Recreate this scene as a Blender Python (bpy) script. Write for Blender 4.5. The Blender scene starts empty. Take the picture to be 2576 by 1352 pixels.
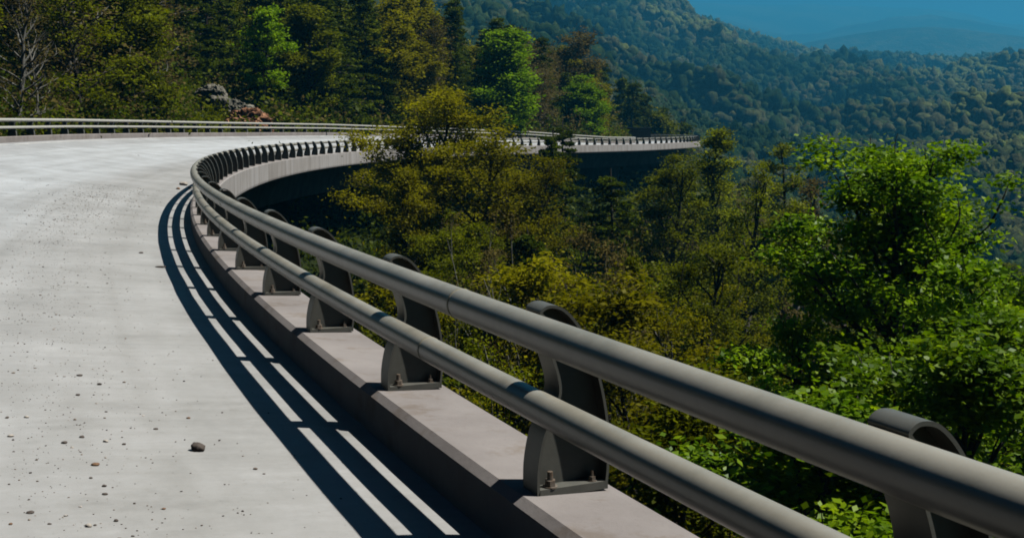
import bpy, math, random
import numpy as np
from mathutils import Vector
SC = bpy.context.scene
COL = SC.collection
# ---------------------------------------------------------------- camera, sky, sun, exposure
cam = bpy.data.cameras.new("camera"); camo = bpy.data.objects.new("camera", cam); COL.objects.link(camo)
camo.location = (0, 0, 0); camo.rotation_euler = (math.radians(90), 0, 0)
cam.sensor_width = 36; cam.lens = 2800 / 2576 * 36; cam.shift_y = -(676 - 320) / 2576
cam.clip_start = 0.1; cam.clip_end = 60000
SC.camera = camo
SUN_EL, SUN_AZ = math.radians(57), math.radians(87)      # azimuth from +Y towards +X
w = bpy.data.worlds.new("World"); SC.world = w; w.use_nodes = True
wn = w.node_tree; bg = wn.nodes['Background']
sky = wn.nodes.new('ShaderNodeTexSky'); sky.sky_type = 'NISHITA'; sky.sun_disc = False
sky.sun_elevation = SUN_EL; sky.sun_rotation = SUN_AZ; sky.altitude = 900; sky.air_density = 0.2; sky.dust_density = 0.0; sky.ozone_density = 6.0
wn.links.new(sky.outputs[0], bg.inputs[0]); bg.inputs[1].default_value = 0.05
sl = bpy.data.lights.new("sun", 'SUN'); slo = bpy.data.objects.new("sun", sl); COL.objects.link(slo)
sl.energy = 5.0; sl.angle = math.radians(0.5); sl.color = (1.0, 0.965, 0.915)
sd = Vector((math.sin(SUN_AZ) * math.cos(SUN_EL), math.cos(SUN_AZ) * math.cos(SUN_EL), math.sin(SUN_EL)))
slo.rotation_euler = (-sd).to_track_quat('-Z', 'Y').to_euler(); slo.location = (40, 10, 60)
SC.view_settings.view_transform = 'Standard'; SC.view_settings.look = 'None'
SC.view_settings.exposure = 0.3; SC.view_settings.gamma = 1.0
SC.render.engine = 'CYCLES'; SC.cycles.pixel_filter_type = 'BLACKMAN_HARRIS'; SC.cycles.filter_width = 1.8
SC.cycles.max_bounces = 5; SC.cycles.diffuse_bounces = 0; SC.cycles.glossy_bounces = 2
SC.cycles.transmission_bounces = 3; SC.cycles.transparent_max_bounces = 4; SC.cycles.volume_bounces = 0
HAZE_DENSITY = 0.00027
HAZE_COLOR = (0.08, 0.56, 0.95)

# ---------------------------------------------------------------- helpers
rng = np.random.default_rng(7)
def vnoise(x, y, seed=0):
    xi = np.floor(x).astype(np.int64); yi = np.floor(y).astype(np.int64)
    fx = x - xi; fy = y - yi; fx = fx * fx * (3 - 2 * fx); fy = fy * fy * (3 - 2 * fy)
    def h(a, b):
        n = (a * 374761393 + b * 668265263 + seed * 974634777) & 0x7fffffff
        n = ((n ^ (n >> 13)) * 1274126177) & 0x7fffffff
        return ((n ^ (n >> 16)) & 0xffff) / 32767.5 - 1
    return (h(xi, yi) * (1 - fx) + h(xi + 1, yi) * fx) * (1 - fy) + (h(xi, yi + 1) * (1 - fx) + h(xi + 1, yi + 1) * fx) * fy
def fbm(x, y, seed=0, o=4):
    s = 0; a = 1; t = 0
    for k in range(o):
        s = s + a * vnoise(x * 2 ** k, y * 2 ** k, seed + k); t += a; a *= .5
    return s / t
def link(o, parent=None):
    COL.objects.link(o)
    if parent is not None: o.parent = parent
    return o
def tag(o, label=None, cat=None, group=None, kind=None):
    if label: o['label'] = label
    if cat: o['category'] = cat
    if group: o['group'] = group
    if kind: o['kind'] = kind
    return o
def thing(name, label, cat, loc=(0, 0, 0), rz=0, group=None):
    o = bpy.data.objects.new(name, None); o.empty_display_size = .3; COL.objects.link(o)
    o.location = loc; o.rotation_euler = (0, 0, rz); return tag(o, label, cat, group)
def mesh_np(name, V, F, mat, smooth=False, uv=None):
    """V (n,3); F (m,k) int array or list of such arrays."""
    me = bpy.data.meshes.new(name)
    Fs = F if isinstance(F, list) else [F]
    V = np.asarray(V, dtype=np.float32)
    tot = sum(f.size for f in Fs); nf = sum(len(f) for f in Fs)
    me.vertices.add(len(V)); me.vertices.foreach_set('co', V.ravel())
    me.loops.add(tot); me.loops.foreach_set('vertex_index', np.concatenate([f.ravel() for f in Fs]).astype(np.int32))
    me.polygons.add(nf)
    ls = []; c = 0
    for f in Fs:
        ls.append(c + np.arange(len(f)) * f.shape[1]); c += f.size
    me.polygons.foreach_set('loop_start', np.concatenate(ls).astype(np.int32))
    me.polygons.foreach_set('use_smooth', np.full(nf, bool(smooth)))
    if uv is not None:
        l = me.uv_layers.new(name='UVMap'); idx = np.concatenate([f.ravel() for f in Fs])
        l.data.foreach_set('uv', np.asarray(uv, dtype=np.float32)[idx].ravel())
    me.update(calc_edges=True); me.materials.append(mat)
    return me
def obj(name, me, parent=None, **k):
    return link(bpy.data.objects.new(name, me), parent)

# ---------------------------------------------------------------- materials
def newmat(name):
    m = bpy.data.materials.new(name); m.use_nodes = True
    nt = m.node_tree; p = nt.nodes['Principled BSDF']; return m, nt, p
def N(nt, t, **k):
    n = nt.nodes.new(t)
    for a, b in k.items():
        if a in n.inputs: n.inputs[a].default_value = b
        else: setattr(n, a, b)
    return n
def ramp(nt, stops, fac):
    r = nt.nodes.new('ShaderNodeValToRGB'); e = r.color_ramp.elements
    while len(e) < len(stops): e.new(.5)
    for el, (p, c) in zip(e, stops): el.position = p; el.color = (*c, 1)
    nt.links.new(fac, r.inputs[0]); return r
def noise_mat(name, stops, scale=3, detail=6, rough=.8, bump=0, bscale=30, coord='Object', stretch=(1, 1, 1), bdist=.02):
    m, nt, p = newmat(name)
    tc = N(nt, 'ShaderNodeTexCoord'); mp = N(nt, 'ShaderNodeMapping'); mp.inputs['Scale'].default_value = stretch
    nt.links.new(tc.outputs[coord], mp.inputs[0])
    n = N(nt, 'ShaderNodeTexNoise', Scale=scale, Detail=detail, Roughness=.6); nt.links.new(mp.outputs[0], n.inputs['Vector'])
    r = ramp(nt, stops, n.outputs[0]); nt.links.new(r.outputs[0], p.inputs['Base Color'])
    p.inputs['Roughness'].default_value = rough
    if bump:
        b = N(nt, 'ShaderNodeTexNoise', Scale=bscale, Detail=5); nt.links.new(mp.outputs[0], b.inputs['Vector'])
        bp = N(nt, 'ShaderNodeBump', Strength=bump, Distance=bdist); nt.links.new(b.outputs[0], bp.inputs['Height'])
        nt.links.new(bp.outputs[0], p.inputs['Normal'])
    return m
def leaf_mat(name, c1, c2, c3, trans=.35, gloss=.04, patch=.35):
    """per-leaf random colour plus soft patches, diffuse + translucent"""
    m, nt, p = newmat(name); nt.nodes.remove(p)
    out = nt.nodes['Material Output']
    g = N(nt, 'ShaderNodeNewGeometry'); tc = N(nt, 'ShaderNodeTexCoord')
    n = N(nt, 'ShaderNodeTexNoise', Scale=patch, Detail=3); nt.links.new(tc.outputs['Object'], n.inputs['Vector'])
    mx = N(nt, 'ShaderNodeMath', operation='MULTIPLY_ADD'); nt.links.new(g.outputs['Random Per Island'], mx.inputs[0]); mx.inputs[1].default_value = .34
    ms = N(nt, 'ShaderNodeMath', operation='MULTIPLY_ADD'); nt.links.new(n.outputs[0], ms.inputs[0]); ms.inputs[1].default_value = 1.6; ms.inputs[2].default_value = -.46
    nt.links.new(ms.outputs[0], mx.inputs[2])
    r = ramp(nt, [(0.05, c1), (.5, c2), (.95, c3)], mx.outputs[0])
    oi = N(nt, 'ShaderNodeObjectInfo'); hs = N(nt, 'ShaderNodeHueSaturation')
    mm = N(nt, 'ShaderNodeMapRange'); mm.inputs[3].default_value = .7; mm.inputs[4].default_value = 1.25
    nt.links.new(oi.outputs['Random'], mm.inputs[0]); nt.links.new(mm.outputs[0], hs.inputs['Value']); nt.links.new(r.outputs[0], hs.inputs['Color'])
    d = N(nt, 'ShaderNodeBsdfDiffuse'); t = N(nt, 'ShaderNodeBsdfTranslucent'); gl = N(nt, 'ShaderNodeBsdfGlossy', Roughness=.45)
    gl.inputs['Color'].default_value = (.8, .85, .8, 1)
    nt.links.new(hs.outputs[0], d.inputs[0]); nt.links.new(hs.outputs[0], t.inputs[0])
    m1 = N(nt, 'ShaderNodeMixShader'); m1.inputs[0].default_value = trans; nt.links.new(d.outputs[0], m1.inputs[1]); nt.links.new(t.outputs[0], m1.inputs[2])
    m2 = N(nt, 'ShaderNodeMixShader'); m2.inputs[0].default_value = gloss; nt.links.new(m1.outputs[0], m2.inputs[1]); nt.links.new(gl.outputs[0], m2.inputs[2])
    nt.links.new(m2.outputs[0], out.inputs[0]); return m
M = {}
M['rail'] = noise_mat('rail_paint', [(.3, (.25, .243, .195)), (.5, (.36, .345, .285)), (.72, (.45, .43, .36))], scale=2.2, detail=9, rough=.36, bump=.08, bscale=90, bdist=.003)
M['post'] = noise_mat('post_paint', [(.3, (.1, .1, .085)), (.55, (.135, .135, .115)), (.8, (.19, .185, .16))], scale=5, rough=.5, bump=.1, bscale=60, bdist=.004)
M['sunlitrail'] = noise_mat('sunlit_rail_tone', [(.3, (.5, .5, .44)), (.7, (.62, .62, .56))], scale=6, rough=.45)  # lighter copy of the rail paint, sunlight on the far tubes put into colour
M['bolt'] = noise_mat('bolt_steel', [(.35, (.13, .09, .06)), (.7, (.28, .25, .21))], scale=30, rough=.5)
M['ring'] = noise_mat('weld_ring', [(.35, (.3, .28, .2)), (.7, (.42, .38, .28))], scale=30, rough=.6)
M['kerb'] = None
M['bark'] = noise_mat('bark', [(.3, (.02, .016, .012)), (.7, (.06, .05, .038))], scale=4, rough=.9, stretch=(1, 1, .2))
M['greybark'] = noise_mat('pale_bark', [(.3, (.1, .1, .085)), (.7, (.24, .235, .2))], scale=4, rough=.9, stretch=(1, 1, .2))
M['stone'] = noise_mat('stone_grey', [(.3, (.07, .055, .045)), (.7, (.15, .125, .105))], scale=25, rough=.9, bump=.4, bscale=60, bdist=.01)
M['stonepale'] = noise_mat('stone_pale', [(.3, (.4, .36, .3)), (.7, (.65, .6, .52))], scale=25, rough=.9)
M['stonebrown'] = noise_mat('stone_brown', [(.3, (.16, .09, .05)), (.7, (.3, .18, .1))], scale=25, rough=.9)
M['rock'] = noise_mat('rock_face', [(.3, (.05, .055, .04)), (.5, (.16, .15, .115)), (.68, (.34, .32, .25))], scale=1.1, detail=8, rough=.9, bump=.8, bscale=4, bdist=.15)
M['soil'] = noise_mat('orange_soil', [(.3, (.16, .07, .035)), (.55, (.42, .21, .11)), (.8, (.55, .34, .2))], scale=1.4, detail=8, rough=.95, bump=.6, bscale=5, bdist=.1)
M['ground'] = noise_mat('forest_floor', [(.3, (.012, .012, .006)), (.55, (.03, .028, .012)), (.8, (.07, .055, .03))], scale=.25, detail=8, rough=1, bump=.5, bscale=1.2, bdist=.2)
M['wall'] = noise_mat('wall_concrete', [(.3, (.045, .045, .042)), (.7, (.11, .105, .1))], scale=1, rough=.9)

def fascia_mat():
    m, nt, p = newmat('fascia_concrete')
    uv = N(nt, 'ShaderNodeUVMap'); mp = N(nt, 'ShaderNodeMapping'); mp.inputs['Scale'].default_value = (1.2, .12, 1)
    nt.links.new(uv.outputs[0], mp.inputs[0])
    n = N(nt, 'ShaderNodeTexNoise', Scale=1.0, Detail=7, Roughness=.65); nt.links.new(mp.outputs[0], n.inputs['Vector'])
    mp2 = N(nt, 'ShaderNodeMapping'); mp2.inputs['Scale'].default_value = (.12, .3, 1); nt.links.new(uv.outputs[0], mp2.inputs[0])
    n2 = N(nt, 'ShaderNodeTexNoise', Scale=1.0, Detail=3); nt.links.new(mp2.outputs[0], n2.inputs['Vector'])
    ad = N(nt, 'ShaderNodeMath', operation='MULTIPLY_ADD'); nt.links.new(n2.outputs[0], ad.inputs[0]); ad.inputs[1].default_value = .6; nt.links.new(n.outputs[0], ad.inputs[2])
    r = ramp(nt, [(.45, (.17, .16, .14)), (.72, (.33, .31, .285)), (.9, (.42, .41, .395))], ad.outputs[0])
    sx = N(nt, 'ShaderNodeSeparateXYZ'); nt.links.new(uv.outputs[0], sx.inputs[0])
    md = N(nt, 'ShaderNodeMath', operation='PINGPONG'); nt.links.new(sx.outputs[0], md.inputs[0]); md.inputs[1].default_value = 1.3
    lt = N(nt, 'ShaderNodeMath', operation='LESS_THAN'); nt.links.new(md.outputs[0], lt.inputs[0]); lt.inputs[1].default_value = .02
    mx = N(nt, 'ShaderNodeMix', data_type='RGBA'); nt.links.new(lt.outputs[0], mx.inputs[0]); nt.links.new(r.outputs[0], mx.inputs[6]); mx.inputs[7].default_value = (.1, .095, .085, 1)
    nt.links.new(mx.outputs[2], p.inputs['Base Color']); p.inputs['Roughness'].default_value = .85; return m
M['fascia'] = fascia_mat()
def kerb_mat():
    m, nt, p = newmat('kerb_concrete'); uv = N(nt, 'ShaderNodeUVMap'); g = N(nt, 'ShaderNodeNewGeometry')
    def nz(sc, det, ro=.6, st=(1, 1, 1)):
        mp = N(nt, 'ShaderNodeMapping'); mp.inputs['Scale'].default_value = st; nt.links.new(g.outputs['Position'], mp.inputs[0])
        n = N(nt, 'ShaderNodeTexNoise', Scale=sc, Detail=det, Roughness=ro); nt.links.new(mp.outputs[0], n.inputs['Vector']); return n.outputs[0]
    r1 = ramp(nt, [(.3, (.25, .225, .21)), (.5, (.315, .287, .27)), (.7, (.38, .35, .33))], nz(1.1, 9, .65))
    r2 = ramp(nt, [(.3, (.62, .6, .57)), (.37, (1, 1, 1)), (.66, (1, 1, 1)), (.76, (1.15, 1.14, 1.12))], nz(38, 6, .75))
    r3 = ramp(nt, [(.34, (.78, .72, .64)), (.46, (1, 1, 1))], nz(2.6, 5, .7))
    cur = r1.outputs[0]
    for x in (r2, r3):
        mx = N(nt, 'ShaderNodeMix', data_type='RGBA', blend_type='MULTIPLY'); mx.inputs[0].default_value = .85; nt.links.new(cur, mx.inputs[6]); nt.links.new(x.outputs[0], mx.inputs[7]); cur = mx.outputs[2]
    sx = N(nt, 'ShaderNodeSeparateXYZ'); nt.links.new(uv.outputs[0], sx.inputs[0])
    pg = N(nt, 'ShaderNodeMath', operation='PINGPONG'); nt.links.new(sx.outputs[0], pg.inputs[0]); pg.inputs[1].default_value = 4.9
    lt = N(nt, 'ShaderNodeMath', operation='LESS_THAN'); nt.links.new(pg.outputs[0], lt.inputs[0]); lt.inputs[1].default_value = .006
    mx = N(nt, 'ShaderNodeMix', data_type='RGBA'); nt.links.new(lt.outputs[0], mx.inputs[0]); nt.links.new(cur, mx.inputs[6]); mx.inputs[7].default_value = (.06, .055, .05, 1)
    nt.links.new(mx.outputs[2], p.inputs['Base Color']); p.inputs['Roughness'].default_value = .85
    bp = N(nt, 'ShaderNodeBump', Strength=.4, Distance=.006); nt.links.new(nz(30, 6, .7), bp.inputs['Height']); nt.links.new(bp.outputs[0], p.inputs['Normal']); return m
M['kerb'] = kerb_mat()
def deck_mat():
    m, nt, p = newmat('road_concrete')
    uv = N(nt, 'ShaderNodeUVMap')
    def nz(sx, sy, sc, det, ro=.6):
        mp = N(nt, 'ShaderNodeMapping'); mp.inputs['Scale'].default_value = (sx, sy, 1); nt.links.new(uv.outputs[0], mp.inputs[0])
        n = N(nt, 'ShaderNodeTexNoise', Scale=sc, Detail=det, Roughness=ro); nt.links.new(mp.outputs[0], n.inputs['Vector']); return n.outputs[0]
    # u runs along the road, v across it (metres)
    along = nz(.02, .55, 1, 3)          # wheel-polished lanes
    cross = nz(9, .8, 1, 5)             # fine transverse tining
    blot = nz(.5, .6, 1, 8, .65)
    grit = nz(14, 14, 1, 8, .8)
    a = ramp(nt, [(.3, (.43, .436, .436)), (.5, (.48, .487, .487)), (.7, (.53, .54, .545))], along)
    b = ramp(nt, [(.28, (.74, .735, .725)), (.44, (.9, .895, .885)), (.56, (1.0, 1.0, 1.0)), (.7, (1.13, 1.135, 1.14))], blot)
    c = ramp(nt, [(.3, (.93, .928, .92)), (.5, (.985, .985, .98)), (.68, (1.03, 1.03, 1.03))], cross)
    g = ramp(nt, [(.3, (.5, .47, .42)), (.38, (.95, .95, .94)), (.64, (1, 1, 1)), (.74, (1.16, 1.16, 1.16))], grit)
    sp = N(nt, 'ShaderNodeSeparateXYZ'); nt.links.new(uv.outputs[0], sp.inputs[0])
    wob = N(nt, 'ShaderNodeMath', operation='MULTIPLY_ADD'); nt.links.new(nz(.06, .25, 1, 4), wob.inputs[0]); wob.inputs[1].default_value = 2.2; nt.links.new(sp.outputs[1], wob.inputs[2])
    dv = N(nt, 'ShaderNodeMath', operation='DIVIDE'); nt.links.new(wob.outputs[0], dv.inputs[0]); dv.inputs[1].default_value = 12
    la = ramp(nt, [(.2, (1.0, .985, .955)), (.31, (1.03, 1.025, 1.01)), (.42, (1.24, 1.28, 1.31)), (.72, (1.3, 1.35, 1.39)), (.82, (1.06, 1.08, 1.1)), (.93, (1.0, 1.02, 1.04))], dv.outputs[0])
    cur = a.outputs[0]
    scf = nz(1.5, .9, 1, 9, .72); sc2 = ramp(nt, [(.34, (.84, .835, .825)), (.46, (.99, .99, .985)), (.55, (1, 1, 1)), (.68, (1.13, 1.135, 1.14))], scf)
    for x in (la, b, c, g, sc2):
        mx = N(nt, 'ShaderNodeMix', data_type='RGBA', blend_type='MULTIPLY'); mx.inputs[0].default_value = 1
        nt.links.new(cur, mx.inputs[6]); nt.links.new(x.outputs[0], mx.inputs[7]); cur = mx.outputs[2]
    def joint(src, period, wd, val):
        nonlocal cur
        pg = N(nt, 'ShaderNodeMath', operation='PINGPONG'); nt.links.new(src, pg.inputs[0]); pg.inputs[1].default_value = period / 2
        lt = N(nt, 'ShaderNodeMath', operation='LESS_THAN'); nt.links.new(pg.outputs[0], lt.inputs[0]); lt.inputs[1].default_value = wd
        mx = N(nt, 'ShaderNodeMix', data_type='RGBA', blend_type='MULTIPLY'); nt.links.new(lt.outputs[0], mx.inputs[0]); nt.links.new(cur, mx.inputs[6]); mx.inputs[7].default_value = (val, val, val, 1); cur = mx.outputs[2]
    joint(sp.outputs[0], 7.3, .006, .72); joint(sp.outputs[1], 3.75, .005, .8)
    trk = nz(.015, 1.6, 1, 3); tk = ramp(nt, [(.35, (.9, .895, .885)), (.5, (1, 1, 1)), (.68, (1.07, 1.075, 1.08))], trk)
    mx = N(nt, 'ShaderNodeMix', data_type='RGBA', blend_type='MULTIPLY'); mx.inputs[0].default_value = 1; nt.links.new(cur, mx.inputs[6]); nt.links.new(tk.outputs[0], mx.inputs[7]); cur = mx.outputs[2]
    nt.links.new(cur, p.inputs['Base Color']); p.inputs['Roughness'].default_value = .58
    bp = N(nt, 'ShaderNodeBump', Strength=.35, Distance=.006); nt.links.new(grit, bp.inputs['Height'])
    bp2 = N(nt, 'ShaderNodeBump', Strength=.3, Distance=.004); nt.links.new(cross, bp2.inputs['Height']); nt.links.new(bp.outputs[0], bp2.inputs['Normal'])
    nt.links.new(bp2.outputs[0], p.inputs['Normal']); return m
M['deck'] = deck_mat()
M['line'] = noise_mat('line_paint', [(.3, (.5, .5, .47)), (.6, (.72, .72, .69))], scale=3, rough=.7)
L_ = {}
L_['bright'] = leaf_mat('leaves_bright', (.03, .09, .001), (.17, .31, .002), (.4, .56, .006), .5, .02, 1.2)
L_['olive'] = leaf_mat('leaves_olive', (.1, .092, .001), (.24, .225, .002), (.4, .375, .004), .5, .005, .35)
L_['green'] = leaf_mat('leaves_green', (.055, .075, .001), (.16, .185, .002), (.29, .32, .004), .5, .005, .4)
L_['lime'] = leaf_mat('leaves_lime', (.1, .2, .001), (.24, .42, .002), (.36, .56, .003), .5, .005, .5)
L_['dark'] = leaf_mat('leaves_evergreen', (.022, .036, .001), (.068, .098, .002), (.15, .2, .004), .35, .005, .4)
L_['brown'] = leaf_mat('leaves_budding', (.07, .05, .014), (.15, .12, .035), (.24, .2, .06), .4, .0, .4)
L_['yellow'] = leaf_mat('leaves_yellow', (.08, .09, .001), (.2, .23, .003), (.34, .39, .006), .5, .005, .7)

# ---------------------------------------------------------------- road alignment (fitted to the photograph)
PP = [2800.0647346343962, 1.3515983988073175, 0.5218580153451735, 0.050926551660646614, 3.0673127881544326]
TH = [0.4222154122567947, -1.309866651864408, 1.287106305196472, -3.5018038218916065, 2.6554508624591024]
EV = [-0.5915222128469151, 2.53977293588167, -3.4036229464871455, -1.0485206334415897, 2.117850952055187]
SCL = 1.609633224555145
SP = PP[1] * SCL                                  # post spacing, metres
I0, I1, DI = -12.0, 112.0, .1
NI = int(round((I1 - I0) / DI)) + 1
II = np.linspace(I0, I1, NI)
U = (II - 1) / 77
Uc = np.clip(U, 0, 1)
TT = sum(TH[k] * Uc ** k for k in range(5))
TT = TT + np.where(U < 0, TH[1] * U, 0) + np.where(U > 1, (U - 1) * 77 * math.radians(1.5), 0)
EE = (-1 + sum(EV[k] * Uc ** (k + 1) for k in range(5))) * SCL + np.where(U < 0, EV[0] * U * SCL, 0)
dX = -np.sin(TT) * SP * DI; dZ = np.cos(TT) * SP * DI
XX = np.concatenate([[0], np.cumsum((dX[1:] + dX[:-1]) / 2)]); ZZ = np.concatenate([[0], np.cumsum((dZ[1:] + dZ[:-1]) / 2)])
k1 = int(round((1 - I0) / DI))
XX += PP[3] * SCL - XX[k1]; ZZ += PP[4] * SCL - ZZ[k1]
W = 10.5
def at(a, i): return np.interp(i, II, a)
def slope(i): return np.interp(i, [-12, 1, 11, 21, 26, 31, 37, 46, 56, 66, 78, 95, 112], [.075, .09, .108, .12, .126, .127, .126, .128, .113, .082, .0, -.03, -.03])
def P(i, Lt, v):
    """point at index i, Lt metres left of the inner post front, v metres above the kerb-top line there"""
    th = at(TT, i)
    return np.stack([at(XX, i) - np.cos(th) * Lt, at(ZZ, i) - np.sin(th) * Lt, at(EE, i) + v + 0 * Lt], -1)
KH = .27
def deck_z(i, Lt): return -KH + slope(i) * Lt + .009 * fbm(np.asarray(i) * 2.1 + 50, np.asarray(Lt) * 1.3 + 40, 91, 2) * np.clip((np.asarray(Lt) - .02) * 3, 0, 1)     # relative to EE
def sweep(name, prof, idx, mat, outer=False, closed=False, smooth=False, vfun=None, cap=False):
    """prof: (u outward, v up) pairs from the post front line of the inner (or outer) railing"""
    n, m = len(idx), len(prof)
    V = np.zeros((n, m, 3)); UV = np.zeros((n, m, 2)); acc = 0
    for j, (u, v) in enumerate(prof):
        if j: acc += math.hypot(u - prof[j - 1][0], v - prof[j - 1][1])
        if outer: V[:, j] = P(idx, W + u + 0 * idx, v + slope(idx) * W)
        else: V[:, j] = P(idx, -u + 0 * idx, v + 0 * idx)
        UV[:, j, 0] = idx * SP; UV[:, j, 1] = acc
    a = np.arange(n - 1)[:, None] * m; b = np.arange(m if closed else m - 1)[None, :]
    b2 = (b + 1) % m
    F = np.stack([a + b, a + b2, a + m + b2, a + m + b], -1).reshape(-1, 4)
    if outer: F = F[:, ::-1]
    return mesh_np(name, V.reshape(-1, 3), F, mat, smooth, UV.reshape(-1, 2))
def circle(u, v, r, n=24): return [(u + r * math.cos(-t), v + r * math.sin(-t)) for t in np.linspace(0, 2 * math.pi, n, endpoint=False)]
fine = np.arange(I0, I1 + .01, .2)

# ---------------------------------------------------------------- road deck
lat = np.concatenate([np.linspace(.02, 3.0, 13), np.linspace(3.6, W - .02, 9)])
V = np.stack([P(fine, l + 0 * fine, deck_z(fine, l)) for l in lat], 1); n, m = V.shape[:2]
UVd = np.stack(np.broadcast_arrays((fine * SP)[:, None], lat[None, :]), -1)
a = np.arange(n - 1)[:, None] * m; b = np.arange(m - 1)[None, :]
F = np.stack([a + b, a + m + b, a + m + b + 1, a + b + 1], -1).reshape(-1, 4)
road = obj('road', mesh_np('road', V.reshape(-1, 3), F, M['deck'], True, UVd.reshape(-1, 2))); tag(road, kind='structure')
lat = np.array([W - .62, W - .44]); V = np.stack([P(fine, l + 0 * fine, deck_z(fine, l) + .004) for l in lat], 1); m = 2
a = np.arange(n - 1)[:, None] * m; F = np.stack([a, a + m, a + m + 1, a + 1], -1).reshape(-1, 4)
tag(obj('edge_line', mesh_np('edge_line', V.reshape(-1, 3), F, M['line'])), kind='structure')

# ---------------------------------------------------------------- bridge
bridge = thing('bridge', 'long curved concrete road bridge carrying the pale road over the wooded slope', 'bridge', (0, 0, 0))
cs = -.07                                             # kerb top falls outward
kprof = [(-.1, -KH - .05), (-.1, -.034), (-.06, 0), (.40, cs * .4)]
o = obj('kerb', sweep('kerb', kprof, fine, M['kerb']), bridge)
fprof = [(.40, cs * .4), (.43, cs * .4 - .02), (.44, -.82), (.42, -.9), (.2, -.9), (-1.9, -1.15)]
o = obj('fascia', sweep('fascia', fprof, fine, M['fascia']), bridge)
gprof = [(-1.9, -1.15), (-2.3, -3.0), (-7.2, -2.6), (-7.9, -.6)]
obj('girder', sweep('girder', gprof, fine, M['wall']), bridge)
obj('kerb', sweep('outer_kerb', [(p[0], p[1]) for p in kprof], fine, M['kerb'], outer=True), bridge)
obj('fascia', sweep('outer_fascia', [(.40, cs * .4), (.43, cs * .4 - .02), (.44, -.8), (.2, -.85), (-2.4, -1.1)], fine, M['fascia'], outer=True), bridge)

# ---------------------------------------------------------------- ground
CI = np.arange(I0, I1 + .01, .5); CX, CY, CT = at(XX, CI), at(ZZ, CI), at(TT, CI)
def nearest(x, y):
    sh = x.shape; x = x.ravel(); y = y.ravel(); bi = np.zeros(len(x)); L = np.zeros(len(x)); D = np.zeros(len(x))
    for s in range(0, len(x), 20000):
        xx = x[s:s + 20000, None]; yy = y[s:s + 20000, None]
        d = (xx - CX) ** 2 + (yy - CY) ** 2; k = d.argmin(1)
        bi[s:s + 20000] = CI[k]; l = -((xx[:, 0] - CX[k]) * np.cos(CT[k]) + (yy[:, 0] - CY[k]) * np.sin(CT[k]))
        dd = np.sqrt(d[np.arange(len(k)), k]); L[s:s + 20000] = np.where(np.abs(l) < .5 * dd, np.sign(l) * dd, l); D[s:s + 20000] = dd
    return bi.reshape(sh), L.reshape(sh), D.reshape(sh)
def near_h(x, y):
    i, L, D = nearest(x, y)
    E = at(EE, i); Eo = E + slope(i) * W
    a_ = np.interp(i, [0, 40, 55, 70, 85, 112], [1, 1, .75, .4, .12, .1])
    lo = E + np.interp(L, [-90, -60, -30, -12, -3, 2, W - 2, W + .2], [-38, -31, -21, -13, -9.5, -8, -4.6, -2.2])
    hi = Eo - .55 + np.interp(L - W, [0, .8, 4, 30, 60, 140], [-1.4, 0, .7, 12, 24, 45]) * np.where(L > W + 3, a_, 1)
    h = np.where(L > W + .2, hi, lo)
    h = h + fbm(x * .16, y * .16, 3) * np.interp(np.abs(L - W / 2), [W / 2 + 1, W / 2 + 6], [0, 1.1])
    return h
R1 = ([0, 600, 1000, 1200, 1450, 1600, 1700, 1800, 1880, 1950, 2040, 2150, 2250, 2370, 2576, 2800, 3400], [40, -60, -90, -90, -55, -12, 22, 53, 82, 102, 128, 132, 137, 152, 154, 165, 200])
R2 = ([0, 1500, 1850, 1960, 2040, 2150, 2250, 2330, 2400, 2576, 2800, 3400], [120, 130, 130, 122, 107, 88, 74, 70, 74, 95, 110, 130])
R3 = ([0, 1500, 1700, 1800, 1900, 2000, 2200, 2350, 2450, 2500, 2576, 2700, 3400], [30, 16, 8, 6, 12, 7, 16, 22, 36, 54, 62, 58, 70])
R4 = ([0, 1500, 1640, 1750, 1860, 1980, 2060, 2150, 2260, 2340, 2450, 2576, 2800, 3400], [60, 40, 26, 34, 58, 88, 82, 60, 40, 36, 52, 76, 80, 90])
def ridge(R, px): return (320 - np.interp(px, *R)) / 2800
def spur(x, y): return .25 - 2.2 * np.abs(fbm((x * .8 + y * .45) / 210, (y * .8 - x * .4) / 800, 5, 3)) + .6 * fbm(x / 100, y / 150, 9)
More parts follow.
